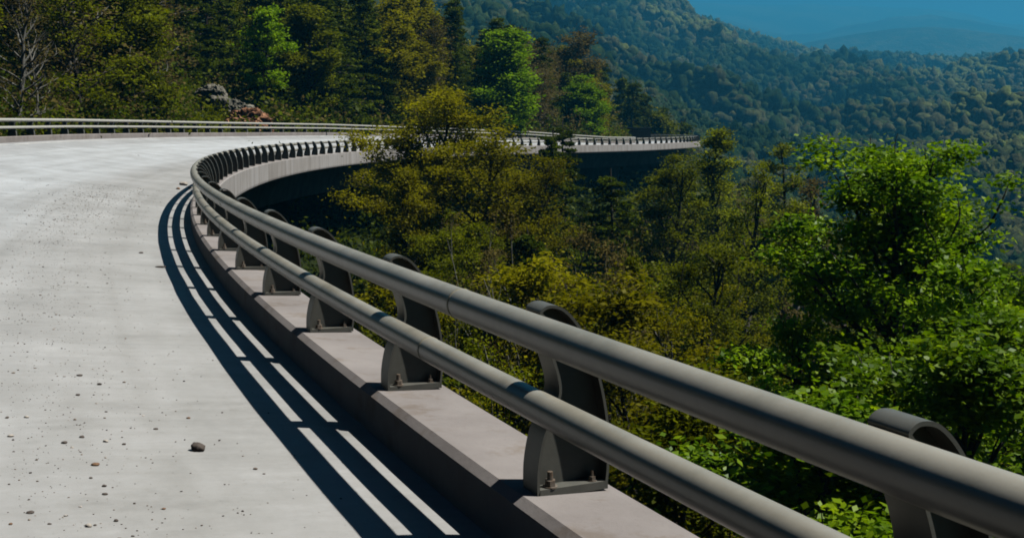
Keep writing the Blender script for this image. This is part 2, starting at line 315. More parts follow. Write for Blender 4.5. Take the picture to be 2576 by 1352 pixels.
def far_h(x, y):
    r = np.hypot(x, y); az = np.arctan2(x, y)
    px = 1288 + 2800 * np.tan(np.clip(az, -.75, .75)); d = r * np.cos(np.clip(az, -.75, .75))
    wv = fbm(px * .004, d * 0, 21) * .12
    e1 = ridge(R1, px) * 2300 - 11; e2 = ridge(R2, px) * 5000; e3 = ridge(R3, px) * 9000; e4 = ridge(R4, px) * 6800
    g0 = np.interp(px, [0, 900, 1500, 2000, 2576], [10, 0, -35, -45, -45])
    s = np.clip((d - 300) / 2000, 0, 1)
    # spurs running down the face
    sp_ = spur(x, y)
    h = g0 + (e1 - g0) * s ** .92 + sp_ * 66 * np.sin(np.pi * np.clip(s, 0, 1)) ** .8
    h = np.where(d > 2300, np.interp(d, [2300, 3300, 3900], [0, 1, 1]) * (-60 - e1) + e1, h)
    k2 = np.clip((d - 3500) / 1500, 0, 1); k2 = k2 * k2 * (3 - 2 * k2)
    n2 = fbm(x / 500, y / 700, 13) * 60 * k2 * (1 - k2) * 4
    h2 = -60 + (e2 + 60) * k2 + n2
    h = np.where(d > 3500, h2, h)
    ka = np.clip((d - 5400) / 1400, 0, 1); k3 = np.clip((d - 7200) / 1800, 0, 1)
    low = e2 - 100 * np.clip((d - 5000) / 400, 0, 1)
    h3 = low + (e4 - low) * ka * (d < 6800) + np.where(d >= 6800, e4 - low - 120 * np.clip((d - 6800) / 400, 0, 1), 0)
    h3 = np.where(d >= 7200, e4 - 120 + (e3 - e4 + 120) * k3, h3) + .5 * fbm(x / 900, y / 1200, 17) * 130 * np.sin(np.pi * ka * (d < 6800) + np.pi * k3)
    h = np.where(d > 5000, h3, h)
    h = np.where(d > 9000, e3 - (d - 9000) * .25, h)
    return h
def ground_h(x, y):
    r = np.hypot(x, y); k = np.clip((r - 215) / 110, 0, 1); k = k * k * (3 - 2 * k)
    hn = near_h(x, y); hf = far_h(x, y)
    return hn * (1 - k) + hf * k
az = np.concatenate([np.linspace(-math.pi, -.62, 60, endpoint=False), np.linspace(-.62, .62, 620, endpoint=False), np.linspace(.62, math.pi, 60)])
rr = np.concatenate([np.geomspace(1.2, 210, 190, endpoint=False), np.geomspace(210, 10500, 330)])
A, R = np.meshgrid(az, rr, indexing='ij'); GX, GY = R * np.sin(A), R * np.cos(A); GZ = ground_h(GX, GY)
n, m = GX.shape; a = np.arange(n - 1)[:, None] * m; b = np.arange(m - 1)[None, :]
F = np.stack([a + b, a + b + 1, a + m + b + 1, a + m + b], -1).reshape(-1, 4)
def hill_mat():
    m, nt, p = newmat('ground_cover')
    g = N(nt, 'ShaderNodeNewGeometry'); 
    n1 = N(nt, 'ShaderNodeTexNoise', Scale=.03, Detail=9, Roughness=.7); nt.links.new(g.outputs['Position'], n1.inputs['Vector'])
    n2 = N(nt, 'ShaderNodeTexNoise', Scale=.0022, Detail=4, Roughness=.55); nt.links.new(g.outputs['Position'], n2.inputs['Vector'])
    ad = N(nt, 'ShaderNodeMath', operation='MULTIPLY_ADD'); nt.links.new(n2.outputs[0], ad.inputs[0]); ad.inputs[1].default_value = .9; nt.links.new(n1.outputs[0], ad.inputs[2])
    r = ramp(nt, [(.7, (.014, .022, .007)), (.92, (.032, .042, .015)), (1.0, (.07, .08, .03))], ad.outputs[0])
    nt.links.new(r.outputs[0], p.inputs['Base Color']); p.inputs['Roughness'].default_value = 1; p.inputs['Specular IOR Level'].default_value = 0
    b1 = N(nt, 'ShaderNodeTexNoise', Scale=.08, Detail=5); nt.links.new(g.outputs['Position'], b1.inputs['Vector'])
    bp = N(nt, 'ShaderNodeBump', Strength=1, Distance=12); nt.links.new(b1.outputs[0], bp.inputs['Height'])
    mr = N(nt, 'ShaderNodeVectorMath', operation='LENGTH'); nt.links.new(g.outputs['Position'], mr.inputs[0])
    ds = N(nt, 'ShaderNodeMapRange'); nt.links.new(mr.outputs['Value'], ds.inputs[0]); ds.inputs[1].default_value = 250; ds.inputs[2].default_value = 1500; ds.inputs[3].default_value = .3; ds.inputs[4].default_value = 14
    nt.links.new(ds.outputs[0], bp.inputs['Distance']); nt.links.new(bp.outputs[0], p.inputs['Normal']); return m
ground = obj('ground', mesh_np('ground', np.stack([GX, GY, GZ], -1).reshape(-1, 3), F, hill_mat(), True)); tag(ground, kind='structure')
ZLO, ZHI = float(GZ.min()), float(GZ.max())

# piers
for i in (9, 30, 51, 72, 90):
    x, y, z = P(np.array(float(i)), np.array(5.0), 0.0); g = float(ground_h(np.array([x]), np.array([y]))[0])
    th = float(at(TT, i)); h = z - 2.6 - g + 1.5; bx = []
    for (u_, v_, hh) in [(-1.3, -.9, 0), (1.3, -.9, 0), (1.3, .9, 0), (-1.3, .9, 0), (-1.1, -.75, h), (1.1, -.75, h), (1.1, .75, h), (-1.1, .75, h)]:
        bx.append((x + u_ * math.cos(th) - v_ * math.sin(th), y + u_ * math.sin(th) + v_ * math.cos(th), g - 1.5 + hh))
    F = np.array([(3, 2, 1, 0), (4, 5, 6, 7), (0, 1, 5, 4), (1, 2, 6, 5), (2, 3, 7, 6), (3, 0, 4, 7)])
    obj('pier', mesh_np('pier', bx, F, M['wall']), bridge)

# ---------------------------------------------------------------- railings
FR = [(0, 0), (-.002, .04), (.0, .12), (.012, .2), (.03, .27), (.055, .32), (.082, .36), (.092, .41), (.105, .45), (.102, .5), (.086, .56), (.066, .62), (.052, .67), (.048, .72), (.04, .77), (.012, .805), (.02, .825)]
BK = [(.05, .84), (.09, .838), (.13, .822), (.18, .777), (.235, .7), (.285, .59), (.322, .47), (.347, .35), (.357, .25), (.357, .1), (.35, .035), (.35, 0)]
def post_meshes():
    def cr(seq, n=3):
        a = np.array(seq); o = []
        for k in range(len(a) - 1):
            p0, p1, p2, p3 = a[max(k - 1, 0)], a[k], a[k + 1], a[min(k + 2, len(a) - 1)]
            for j in range(n):
                t_ = j / n; o.append(.5 * ((2 * p1) + (-p0 + p2) * t_ + (2 * p0 - 5 * p1 + 4 * p2 - p3) * t_ ** 2 + (-p0 + 3 * p1 - 3 * p2 + p3) * t_ ** 3))
        o.append(a[-1]); return o
    full = cr(FR + BK[:-1]) + [np.array(BK[-1])]
    mF = (len(FR) - 1) * 3 + 1
    full[0] = np.array(FR[0]); Wd = .15; t = .013
    pts = np.array(full); nx = len(pts)
    d = np.roll(pts, -1, 0) - np.roll(pts, 1, 0); d /= np.linalg.norm(d, axis=1)[:, None]
    nrm = np.stack([d[:, 1], -d[:, 0]], -1)                     # inward for this winding (front up, back down)
    ins = pts + nrm * t
    base_in = .035
    ins[:, 1] = np.where(pts[:, 1] < .001, base_in, ins[:, 1]); ins[0] = (t, base_in); ins[-1] = (.35 - t, base_in)
    hw = Wd / 2; V = []; F = []
    for ring, y in ((pts, -hw), (pts, hw), (ins, hw), (ins, -hw)): V += [(p[0], y, p[1]) for p in ring]
    for k in range(nx):
        k2 = (k + 1) % nx
        F += [(k, k2, nx + k2, nx + k), (nx + k, nx + k2, 2 * nx + k2, 2 * nx + k), (2 * nx + k, 2 * nx + k2, 3 * nx + k2, 3 * nx + k), (3 * nx + k, 3 * nx + k2, k2, k)]
    fl = (V, F)
    # web: thin plate with the inner outline, at the middle of the flanges
    Vw = []; Fq = []; 
    m = mF; hwb = .006
    fr = ins[:m]; bk = ins[m:]
    zs = np.linspace(base_in, .815, 26)
    fu = np.interp(zs, fr[:, 1], fr[:, 0]); bkr = bk[::-1]; bu = np.interp(zs, bkr[:, 1], bkr[:, 0]); bu = np.maximum(bu, fu + .004)
    for y in (-hwb, hwb):
        for a_, z_ in zip(fu, zs): Vw.append((a_, y, z_))
        for a_, z_ in zip(bu, zs): Vw.append((a_, y, z_))
    q = len(zs)
    for s in range(q - 1):
        Fq += [(s, q + s, q + s + 1, s + 1), (2 * q + s, 2 * q + s + 1, 3 * q + s + 1, 3 * q + s)]
    me = bpy.data.meshes.new('post'); 
    allV = V + Vw; off = len(V)
    allF = F + [tuple(dict.fromkeys(i_ + off for i_ in f)) for f in Fq]
    me.from_pydata(allV, [], allF); me.materials.append(M['post']); me.update()
    me.polygons.foreach_set('use_smooth', [True] * len(me.polygons)); me.set_sharp_from_angle(angle=math.radians(35))
    # bolt
    import bmesh
    bm = bmesh.new()
    bmesh.ops.create_cone(bm, cap_ends=True, segments=6, radius1=.021, radius2=.02, depth=.022)
    bmesh.ops.translate(bm, verts=bm.verts, vec=(0, 0, .013))
    g2 = bmesh.ops.create_cone(bm, cap_ends=True, segments=16, radius1=.027, radius2=.027, depth=.005); bmesh.ops.translate(bm, verts=g2['verts'], vec=(0, 0, .0005))
    g2 = bmesh.ops.create_cone(bm, cap_ends=True, segments=12, radius1=.011, radius2=.010, depth=.03); bmesh.ops.translate(bm, verts=g2['verts'], vec=(0, 0, .038))
    bo = bpy.data.meshes.new('bolt'); bm.to_mesh(bo); bm.free(); bo.materials.append(M['bolt'])
    return me, bo
post_me, bolt_me = post_meshes()
TU, TV, TR = -.030, .722, .077
LU, LV, LR = .008, .385, .069
def railing(name, label, outer):
    t = thing(name, label, 'railing', (0, 0, 0))
    obj('top_rail', sweep('top_rail', circle(TU, TV, TR), fine, M['sunlitrail' if outer else 'rail'], outer=outer, closed=True, smooth=True), t)
    obj('lower_rail', sweep('lower_rail', circle(LU, LV, LR), fine, M['sunlitrail' if outer else 'rail'], outer=outer, closed=True, smooth=True), t)
    for q, (u_, v_, r_, off) in enumerate(((LU, LV, LR, 1.62), (TU, TV, TR, 1.35))):
        for k in (0, 4, 8, 12) if not outer else ():
            i = off + k; idx = np.array([i - .004, i - .004, i + .004, i + .004])
            ring = np.zeros((4, 20, 3))
            for c, rad in enumerate((r_ - .004, r_ + .0022, r_ + .0022, r_ - .004)):
                for s_ in range(20):
                    an = 2 * math.pi * s_ / 20; ring[c, s_] = P(np.array(idx[c]), np.array(-(u_ + rad * math.cos(an))), v_ + rad * math.sin(an))
            a_ = np.arange(3)[:, None] * 20; b_ = np.arange(20)[None, :]
            F = np.stack([a_ + b_, a_ + (b_ + 1) % 20, a_ + 20 + (b_ + 1) % 20, a_ + 20 + b_], -1).reshape(-1, 4)
            obj('joint_ring', mesh_np('joint_ring', ring.reshape(-1, 3), F, M['ring'], True), t)
    rng_i = range(-2, 98) if not outer else range(14, 90)
    for i in rng_i:
        o = bpy.data.objects.new('post', post_me); link(o, t)
        th = float(at(TT, i))
        if outer: o.location = P(np.array(float(i)), np.array(W), 0.0 + float(slope(i)) * W - .012); o.rotation_euler = (0, 0, th + math.pi)
        else: o.location = P(np.array(float(i)), np.array(0.0), -.014); o.rotation_euler = (0, 0, th)
        if not outer and -1 <= i <= 9:
            for bx_, by_, s_ in ((.075, -.045, 1.25), (.285, -.045, .85), (.075, .045, 1.25), (.285, .045, .85)):
                b_ = bpy.data.objects.new('bolt', bolt_me); link(b_, o); b_.location = (bx_, by_, .036); b_.scale = (s_, s_, s_); b_.rotation_euler = (0, 0, by_ * 9 + i)
    return t
inner_rail = railing('railing', 'near grey two-tube railing with curved fin posts sweeping from lower right along the drop', False)
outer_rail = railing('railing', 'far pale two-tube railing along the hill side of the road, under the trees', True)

# ---------------------------------------------------------------- foliage builders
def tubes(paths, sides=5):
    """paths: list of (pts (k,3), radii (k,)) -> V,F arrays"""
    Vs = []; Fs = []; off = 0
    for pts, rad in paths:
        k = len(pts); d = np.gradient(pts, axis=0); d /= (np.linalg.norm(d, axis=1)[:, None] + 1e-9)
        up = np.array([0, 0, 1.0]) if abs(d[0, 2]) < .9 else np.array([1.0, 0, 0])
        a_ = np.cross(d, up); a_ /= (np.linalg.norm(a_, axis=1)[:, None] + 1e-9); b_ = np.cross(d, a_)
        an = np.arange(sides) * 2 * math.pi / sides
        V = pts[:, None, :] + rad[:, None, None] * (a_[:, None, :] * np.cos(an)[None, :, None] + b_[:, None, :] * np.sin(an)[None, :, None])
        q = np.arange(k - 1)[:, None] * sides; s = np.arange(sides)[None, :]
        F = np.stack([q + s, q + (s + 1) % sides, q + sides + (s + 1) % sides, q + sides + s], -1).reshape(-1, 4) + off
        Vs.append(V.reshape(-1, 3)); Fs.append(F); off += k * sides
    return np.concatenate(Vs), np.concatenate(Fs)
def leaves(r, C, size, aspect=.6, up=.5, dirs=None, jit=.35):
    n = len(C); 
    nr = r.normal(size=(n, 3)); nr[:, 2] = np.abs(nr[:, 2]) * (1 + up) ; nr /= np.linalg.norm(nr, axis=1)[:, None]
    t = r.normal(size=(n, 3)) if dirs is None else dirs + r.normal(size=(n, 3)) * .35
    t -= nr * (t * nr).sum(1)[:, None]; t /= (np.linalg.norm(t, axis=1)[:, None] + 1e-9); b = np.cross(nr, t)
    s = size * r.uniform(1 - jit, 1 + jit, n)[:, None]
    # rhombus: base, side, tip, side
    V = np.stack([C - t * s * .5, C + b * s * aspect * .5 + t * s * .05, C + t * s * .5, C - b * s * aspect * .5 + t * s * .05], 1).reshape(-1, 3)
    return V, (np.arange(n * 4).reshape(-1, 4))
def path(r, p0, d0, L, k=6, curve=(0, 0, .3), wob=.12):
    pts = [np.array(p0, float)]; d = np.array(d0, float); d /= np.linalg.norm(d); st = L / k
    for _ in range(k):
        d = d + np.array(curve) / k + r.normal(size=3) * wob; d /= np.linalg.norm(d); pts.append(pts[-1] + d * st)
    return np.array(pts)
def make_tree(seed, H, Rad, nleaf, lsize, kind='broad', base=.25, limbs=16, lean=(0, 0), stems=1, spread=.28, trunk_r=None):
    r = np.random.default_rng(seed); paths = []; C = []; D = []
    tr = trunk_r or H * .018
    for st in range(stems):
        ang0 = r.uniform(0, 6.28)
        ld = np.array([lean[0] + (math.cos(ang0) * .28 if stems > 1 else 0), lean[1] + (math.sin(ang0) * .28 if stems > 1 else 0), 1.0])
        tp = path(r, (0, 0, -1.0), ld, (H + 1) * (1 if st == 0 else r.uniform(.75, .95)), 10, (0, 0, .1), .035 if kind == 'conifer' else .06)
        paths.append((tp, np.linspace(tr, tr * .12, len(tp)) / (stems ** .5)))
        nl = limbs // stems
        for q in range(nl):
            f = base + (.97 - base) * ((q + r.uniform(0, .8)) / nl); f = min(f, .97)
            p = tp[0] + 0; x = f * (len(tp) - 1); k_ = int(x); p = tp[k_] + (tp[min(k_ + 1, len(tp) - 1)] - tp[k_]) * (x - k_)
            an = q * 2.4 + r.uniform(-.5, .5) + ang0; rel = (f - base) / (1 - base)
            if kind == 'conifer': L = Rad * (1.02 - rel) * r.uniform(.75, 1.1) + .3; el = .1; cv = (0, 0, -.45); wb = .05
            elif kind == 'cone': L = Rad * (1.05 - rel) ** .7 * r.uniform(.7, 1.1) + .3; el = .75; cv = (0, 0, .5); wb = .08
            elif kind == 'layer': L = Rad * math.sin(math.pi * min(.97, .3 + .65 * rel)) * r.uniform(.7, 1.1); el = .3; cv = (0, 0, .1); wb = .09
            else: L = Rad * math.sin(math.pi * min(.97, .25 + .68 * rel)) ** .7 * r.uniform(.65, 1.15); el = .35 + .9 * rel; cv = (0, 0, .35); wb = .1
            d0 = (math.cos(an) * math.cos(el), math.sin(an) * math.cos(el), math.sin(el))
            lp = path(r, p, d0, L, 7, cv, wb); r0 = tr * (.42 * (1 - rel) + .12) / (stems ** .3)
            paths.append((lp, np.linspace(r0, .008, len(lp))))
            ns = max(3, int(L * (2.6 if kind == 'conifer' else 1.9)))
            for s in range(ns):
                g = .22 + .78 * (s + r.uniform(0, 1)) / ns; x = g * 7; k_ = min(6, int(x)); sp = lp[k_] + (lp[k_ + 1] - lp[k_]) * (x - k_)
                dd = lp[k_ + 1] - lp[k_]; dd /= np.linalg.norm(dd)
                side = np.cross(dd, (0, 0, 1)) * r.choice([-1, 1]) 
                d1 = dd * .7 + side * r.uniform(.5, 1.1) + np.array([0, 0, r.uniform(-.1, .15) if kind == 'conifer' else r.uniform(-.3, .7)])
                l2 = L * r.uniform(.2, .42) * (1.15 - g * .5) + .2
                sb = path(r, sp, d1, l2, 4, (0, 0, -.2 if kind == 'conifer' else .25), .14)
                paths.append((sb, np.linspace(max(.006, r0 * .3), .004, len(sb))))
                nc = max(2, int(l2 * 3))
                for c in range(nc):
                    x = r.uniform(.25, 1) * 4; k2 = min(3, int(x)); cp = sb[k2] + (sb[k2 + 1] - sb[k2]) * (x - k2)
                    C.append(cp); e = sb[k2 + 1] - sb[k2]; D.append(e / np.linalg.norm(e))
    C = np.array(C); D = np.array(D)
    if nleaf > 0:
        # leave some clusters bare, make others heavy: uneven crown
        wgt = r.gamma(2.0 if kind == 'conifer' else .7, 1.0, len(C)) * (1 + .9 * fbm(C[:, 0] * .8 + seed, C[:, 1] * .8 + C[:, 2] * .9, seed)); wgt = np.clip(wgt, 0, None); wgt /= wgt.sum()
        k = r.choice(len(C), nleaf, p=wgt); off = r.normal(size=(nleaf, 3)) * spread * np.array([1, 1, .55 if kind != 'conifer' else .3])
        LV_, LF_ = leaves(r, C[k] + off, lsize, .6 if kind != 'conifer' else .38, .6, D[k] if kind == 'conifer' else None)
    else: LV_, LF_ = None, None
    BV, BF = tubes(paths, 5)
    # bring the crown to the wanted height and radius, centred over the foot
    zt = np.percentile(LV_[:, 2], 99.7); sz_ = H / zt; cx_, cy_ = LV_[:, 0].mean(), LV_[:, 1].mean()
    rx = np.percentile(np.abs(LV_[:, 0] - cx_), 97.5); ry = np.percentile(np.abs(LV_[:, 1] - cy_), 97.5); sr = Rad / max(rx, ry)
    for A_ in (BV, LV_):
        k_ = np.clip(A_[:, 2] / (zt * .6), 0, 1); A_[:, 0] -= cx_ * k_; A_[:, 1] -= cy_ * k_
        A_[:, 0] *= 1 + (sr - 1) * np.clip(A_[:, 2], 0, 1); A_[:, 1] *= 1 + (sr - 1) * np.clip(A_[:, 2], 0, 1); A_[:, 2] = np.where(A_[:, 2] > 0, A_[:, 2] * sz_, A_[:, 2])
    return BV, BF, LV_, LF_
def tree_meshes(name, seed, leafmat, bark='bark', **k):
    BV, BF, LV_, LF_ = make_tree(seed, **k)
    return mesh_np(name + '_trunk', BV, BF, M[bark], True), mesh_np(name + '_crown', LV_, LF_, L_[leafmat])
def put_tree(name, meshes, loc, rz, sc, label, group=None):
    t = thing(name, label, 'tree', loc, rz, group); t.scale = (sc[0], sc[0], sc[1])
    obj('trunk', meshes[0], t); obj('crown', meshes[1], t); return t
def spot(px, z): return (px - 1288) / 2800 * z
def gz(x, y): return float(ground_h(np.array([float(x)]), np.array([float(y)]))[0])

# ---------------------------------------------------------------- trees on the valley side, one by one: px, depth, top y in the photo (2576 wide), radius
HERO = [
 # name, px, z, ytop, R, leafmat, bark, kind, nleaf, lsize, kw, label
 ('leafy_tree', 2210, 22, 385, 3.3, 'bright', 'bark', 'broad', 95000, .1, dict(limbs=44, base=.42, spread=.2), 'big bright green leafy tree at the right, tallest one beyond the near railing'),
 ('leafy_tree', 2490, 24, 500, 2.8, 'bright', 'bark', 'broad', 60000, .1, dict(limbs=36, base=.4, spread=.2), 'bright green leafy tree at the right edge of the view, lower than its neighbour'),
 ('leafy_tree', 1960, 26, 650, 1.7, 'bright', 'bark', 'broad', 11000, .12, dict(limbs=18, base=.3, spread=.2), 'small bright green tree tucked to the left of the big leafy one'),
 ('leafy_tree', 2380, 17, 800, 2.6, 'bright', 'bark', 'broad', 40000, .10, dict(limbs=26, base=.3, spread=.22), 'low bright green tree just behind the top rail at the lower right'),
 ('leafy_tree', 1960, 15.5, 1010, 2.3, 'bright', 'bark', 'broad', 22000, .10, dict(limbs=22, base=.35, spread=.2), 'low bush-like green tree seen between the two tubes of the railing'),
 ('leafy_tree', 1700, 19, 960, 2.0, 'green', 'bark', 'broad', 16000, .10, dict(limbs=20, base=.35, spread=.22), 'low yellow-green tree seen below the top rail near the middle post'),
 ('olive_tree', 1088, 66, 236, 4.6, 'olive', 'bark', 'broad', 42000, .15, dict(limbs=26, base=.3, lean=(.1, 0), spread=.35), 'tall yellow-olive tree whose top covers the bridge railing, in the middle'),
 ('olive_tree', 1215, 62, 330, 3.9, 'olive', 'bark', 'broad', 24000, .145, dict(limbs=24, base=.3, lean=(.12, 0), spread=.35), 'golden olive tree with a dark forked leaning trunk, right of the tallest olive one'),
 ('olive_tree', 1030, 58, 430, 1.9, 'olive', 'bark', 'broad', 11000, .14, dict(limbs=18, base=.3, spread=.3), 'narrow olive tree against the dark underside of the bridge'),
 ('olive_tree', 1325, 60, 400, 2.8, 'olive', 'bark', 'broad', 14000, .14, dict(limbs=22, base=.3, spread=.32), 'rounded olive tree left of the dark evergreen in the middle'),
 ('hemlock_tree', 1430, 84, 330, 3.6, 'dark', 'bark', 'conifer', 34000, .3, dict(limbs=60, base=.12, spread=.16), 'dark evergreen standing in front of the bridge deck, below the round lime tree'),
 ('hemlock_tree', 1395, 80, 350, 2.8, 'dark', 'bark', 'conifer', 26000, .28, dict(limbs=60, base=.12, spread=.16), 'dark evergreen touching the golden olive tree, just below the bridge deck'),
 ('hemlock_tree', 1550, 72, 455, 3.6, 'dark', 'bark', 'conifer', 34000, .28, dict(limbs=60, base=.12, spread=.16), 'dark spreading evergreen below the shadowed bridge girder'),
 ('broadleaf_tree', 1812, 92, 330, 2.5, 'yellow', 'bark', 'broad', 22000, .18, dict(limbs=24, base=.25, spread=.34), 'yellow-green tree at the far end of the bridge railing'),
 ('broadleaf_tree', 1670, 78, 395, 4.0, 'green', 'bark', 'broad', 26000, .16, dict(limbs=28, base=.25, spread=.3), 'rounded moss-green tree right of the dark gap under the bridge'),
 ('broadleaf_tree', 1870, 66, 420, 3.9, 'green', 'bark', 'broad', 24000, .145, dict(limbs=26, base=.25, lean=(.12, 0), spread=.28), 'moss-green tree with long dark slanting limbs, left of the big bright tree'),
 ('pine_tree', 1965, 100, 368, 2.9, 'yellow', 'bark', 'layer', 9000, .26, dict(limbs=18, base=.4, spread=.34), 'thin layered pine-like tree in front of the hazy hillside'),
 ('broadleaf_tree', 2010, 74, 455, 2.8, 'brown', 'greybark', 'broad', 9000, .17, dict(limbs=20, base=.3, spread=.3), 'brownish budding tree between the mossy trees and the big bright one'),
 ('broadleaf_tree', 1770, 46, 600, 3.2, 'green', 'bark', 'broad', 22000, .11, dict(limbs=24, base=.25, spread=.28), 'shadowed olive-green tree below the moss-green ones'),
 ('bare_tree', 1290, 42, 545, 2.6, 'brown', 'greybark', 'broad', 6000, .12, dict(limbs=26, base=.12, stems=4, spread=.25), 'budding many-stemmed grey shrub tree in the middle, almost bare'),
 ('bare_tree', 1180, 34, 690, 2.3, 'brown', 'greybark', 'broad', 6000, .1, dict(limbs=24, base=.12, stems=4, spread=.22), 'low brown budding shrub tree just above the top rail'),
 ('bare_tree', 1420, 33, 720, 2.4, 'olive', 'greybark', 'broad', 9000, .1, dict(limbs=24, base=.15, stems=3, spread=.22), 'low olive budding shrub tree above the curved post head, centre'),
 ('sapling_clump', 1590, 36, 640, 2.0, 'green', 'bark', 'cone', 12000, .12, dict(limbs=26, base=.12, stems=4, spread=.14), 'clump of upright light green saplings in the middle of the slope'),
 ('broadleaf_tree', 960, 40, 680, 1.9, 'olive', 'bark', 'broad', 9000, .12, dict(limbs=18, base=.2, spread=.22), 'small olive tree rising beside the curved post tops, under the bridge shadow'),
 ('broadleaf_tree', 1610, 27, 850, 2.1, 'olive', 'bark', 'broad', 12000, .1, dict(limbs=22, base=.2, spread=.22), 'ragged olive tree just above the top rail, left of the bright green trees'),
 ('broadleaf_tree', 1800, 33, 760, 2.3, 'olive', 'greybark', 'broad', 9000, .11, dict(limbs=24, base=.2, spread=.24), 'thin olive tree with pale dead twigs, left of the bright green trees'),
 ('broadleaf_tree', 1300, 21, 880, 1.7, 'green', 'greybark', 'broad', 9000, .075, dict(limbs=20, base=.2, stems=2, spread=.18), 'small sparse green shrub tree between the two tubes, centre'),
 ('broadleaf_tree', 1120, 25, 800, 1.6, 'olive', 'greybark', 'broad', 9000, .085, dict(limbs=20, base=.2, stems=3, spread=.18), 'sparse olive shrub tree between the two tubes, left of centre'),
 ('lime_tree', 1262, 143, 82, 4.1, 'lime', 'bark', 'cone', 34000, .34, dict(limbs=46, base=.05, spread=.5), 'vivid green cone-shaped tree on the hill above the far railing'),
 ('lime_tree', 1470, 171, 195, 3.7, 'lime', 'bark', 'broad', 26000, .36, dict(limbs=30, base=.05, spread=.5), 'vivid green round tree on the hill, right of the cone-shaped one'),
 ('bare_tree', 1445, 190, 80, 5.2, 'brown', 'greybark', 'broad', 7000, .35, dict(limbs=26, base=.3, spread=.45), 'purplish bare tree standing out against the hazy mountain'),
 ('bare_tree', 40, 56, -60, 2.4, 'brown', 'greybark', 'broad', 1500, .12, dict(limbs=26, base=.2, spread=.3, trunk_r=.16), 'tall pale bare tree at the left edge behind the far railing'),
 ('bare_tree', 88, 58, -30, 1.8, 'brown', 'greybark', 'broad', 1300, .12, dict(limbs=24, base=.25, spread=.3, trunk_r=.1), 'slim pale bare tree just right of the tall one at the left edge'),
 ('bare_tree', 128, 66, 40, 2.2, 'brown', 'greybark', 'broad', 1800, .12, dict(limbs=24, base=.15, stems=2, spread=.3, trunk_r=.1), 'low two-stemmed grey bare tree near the left edge behind the far railing'),
 ('bare_tree', 200, 66, -60, 3.0, 'yellow', 'bark', 'broad', 3800, .2, dict(limbs=22, base=.25, spread=.35), 'tall tree with yellow-green tufts, second from the left behind the far railing'),
 ('broadleaf_tree', 330, 74, -20, 3.0, 'yellow', 'bark', 'layer', 4500, .22, dict(limbs=20, base=.2, spread=.4), 'tree with bright yellow-green layered boughs behind the far railing, left part'),
 ('broadleaf_tree', 668, 104, 20, 2.2, 'lime', 'bark', 'layer', 5000, .3, dict(limbs=14, base=.35, spread=.4), 'slim lime-green tree glowing among the dark evergreens above the rock'),
]
for k, (nm, px, z, yt, Rr, lm, bk_, kd, nl, ls, kw, lab) in enumerate(HERO):
    x = spot(px, z); y = z; g = gz(x, y); top = (320 - yt) / 2800 * z; H = max(3.0, top - g + .3)
    ms = tree_meshes(nm, 100 + k, lm, bk_, H=H, Rad=Rr, nleaf=nl, lsize=ls, kind=kd, **kw)
    put_tree(nm, ms, (x, y, g - .2), 0, (1, 1), lab, None)

# ---------------------------------------------------------------- hillside forest behind the outer railing (shared prototypes)
PROTO = {
 'dark': [tree_meshes('evergreen', 300 + s, 'dark', H=14, Rad=3.6, nleaf=17000, lsize=.42, kind='conifer', base=.03, limbs=70, spread=.22) for s in range(3)],
 'olive': [tree_meshes('olive', 310 + s, 'olive', H=13, Rad=3.6, nleaf=13000, lsize=.32, kind='broad', base=.12, limbs=26, spread=.42) for s in range(2)],
 'green': [tree_meshes('green', 320 + s, 'green', H=13, Rad=3.6, nleaf=13000, lsize=.34, kind='broad', base=.12, limbs=26, spread=.45) for s in range(2)],
 'yellow': [tree_meshes('yellow', 340 + s, 'yellow', H=13, Rad=3.2, nleaf=5000, lsize=.24, kind='layer', base=.1, limbs=24, spread=.42) for s in range(2)],
 'brown': [tree_meshes('brown', 330 + s, 'brown', 'greybark', H=13, Rad=3.4, nleaf=4500, lsize=.22, kind='broad', base=.12, limbs=30, spread=.4) for s in range(2)],
}
PROTO2 = {
 'dark': [tree_meshes('fine_evergreen', 400, 'dark', H=11, Rad=2.8, nleaf=24000, lsize=.24, kind='conifer', base=.05, limbs=70, spread=.14)],
 'olive': [tree_meshes('fine_olive', 410 + s, 'olive', H=10, Rad=3.0, nleaf=20000, lsize=.125, kind='broad', base=.15, limbs=26, spread=.24, trunk_r=.15) for s in range(2)],
 'green': [tree_meshes('fine_green', 420 + s, 'green', H=10, Rad=3.0, nleaf=22000, lsize=.125, kind='broad', base=.15, limbs=28, spread=.24, trunk_r=.15) for s in range(2)],
 'brown': [tree_meshes('fine_brown', 430 + s, 'brown', 'greybark', H=10, Rad=2.8, nleaf=8000, lsize=.1, kind='broad', base=.12, limbs=34, stems=2, spread=.25, trunk_r=.14) for s in range(2)],
}
KNAME = {'dark': ('hemlock_tree', 'dark evergreen tree'), 'olive': ('olive_tree', 'olive-leaved tree'), 'green': ('broadleaf_tree', 'moss-green broadleaf tree'), 'brown': ('bare_tree', 'brownish budding tree'), 'yellow': ('broadleaf_tree', 'yellow-green layered tree')}
KGROUP = {'dark': 'dark evergreens on the hill', 'olive': 'olive trees on the hill', 'green': 'green broadleaf trees on the hill', 'brown': 'budding trees on the hill', 'yellow': 'yellow-green trees on the hill'}
rows = [(5.2, 4.2, 1.0), (9.0, 4.6, 1.05), (13.5, 5.2, 1.1), (20, 6, 1.15), (28, 7, 1.2), (38, 8, 1.25)]
ROWN = ['front row', 'second row', 'third row', 'fourth row', 'fifth row', 'back row']
r = np.random.default_rng(42)
SIL = ([0, 900, 1100, 1230, 1300, 1390, 1500, 1560, 1640, 1700, 1740, 1800], [-300, -260, -120, 5, 70, 110, 150, 190, 238, 285, 315, 340])
plan = []
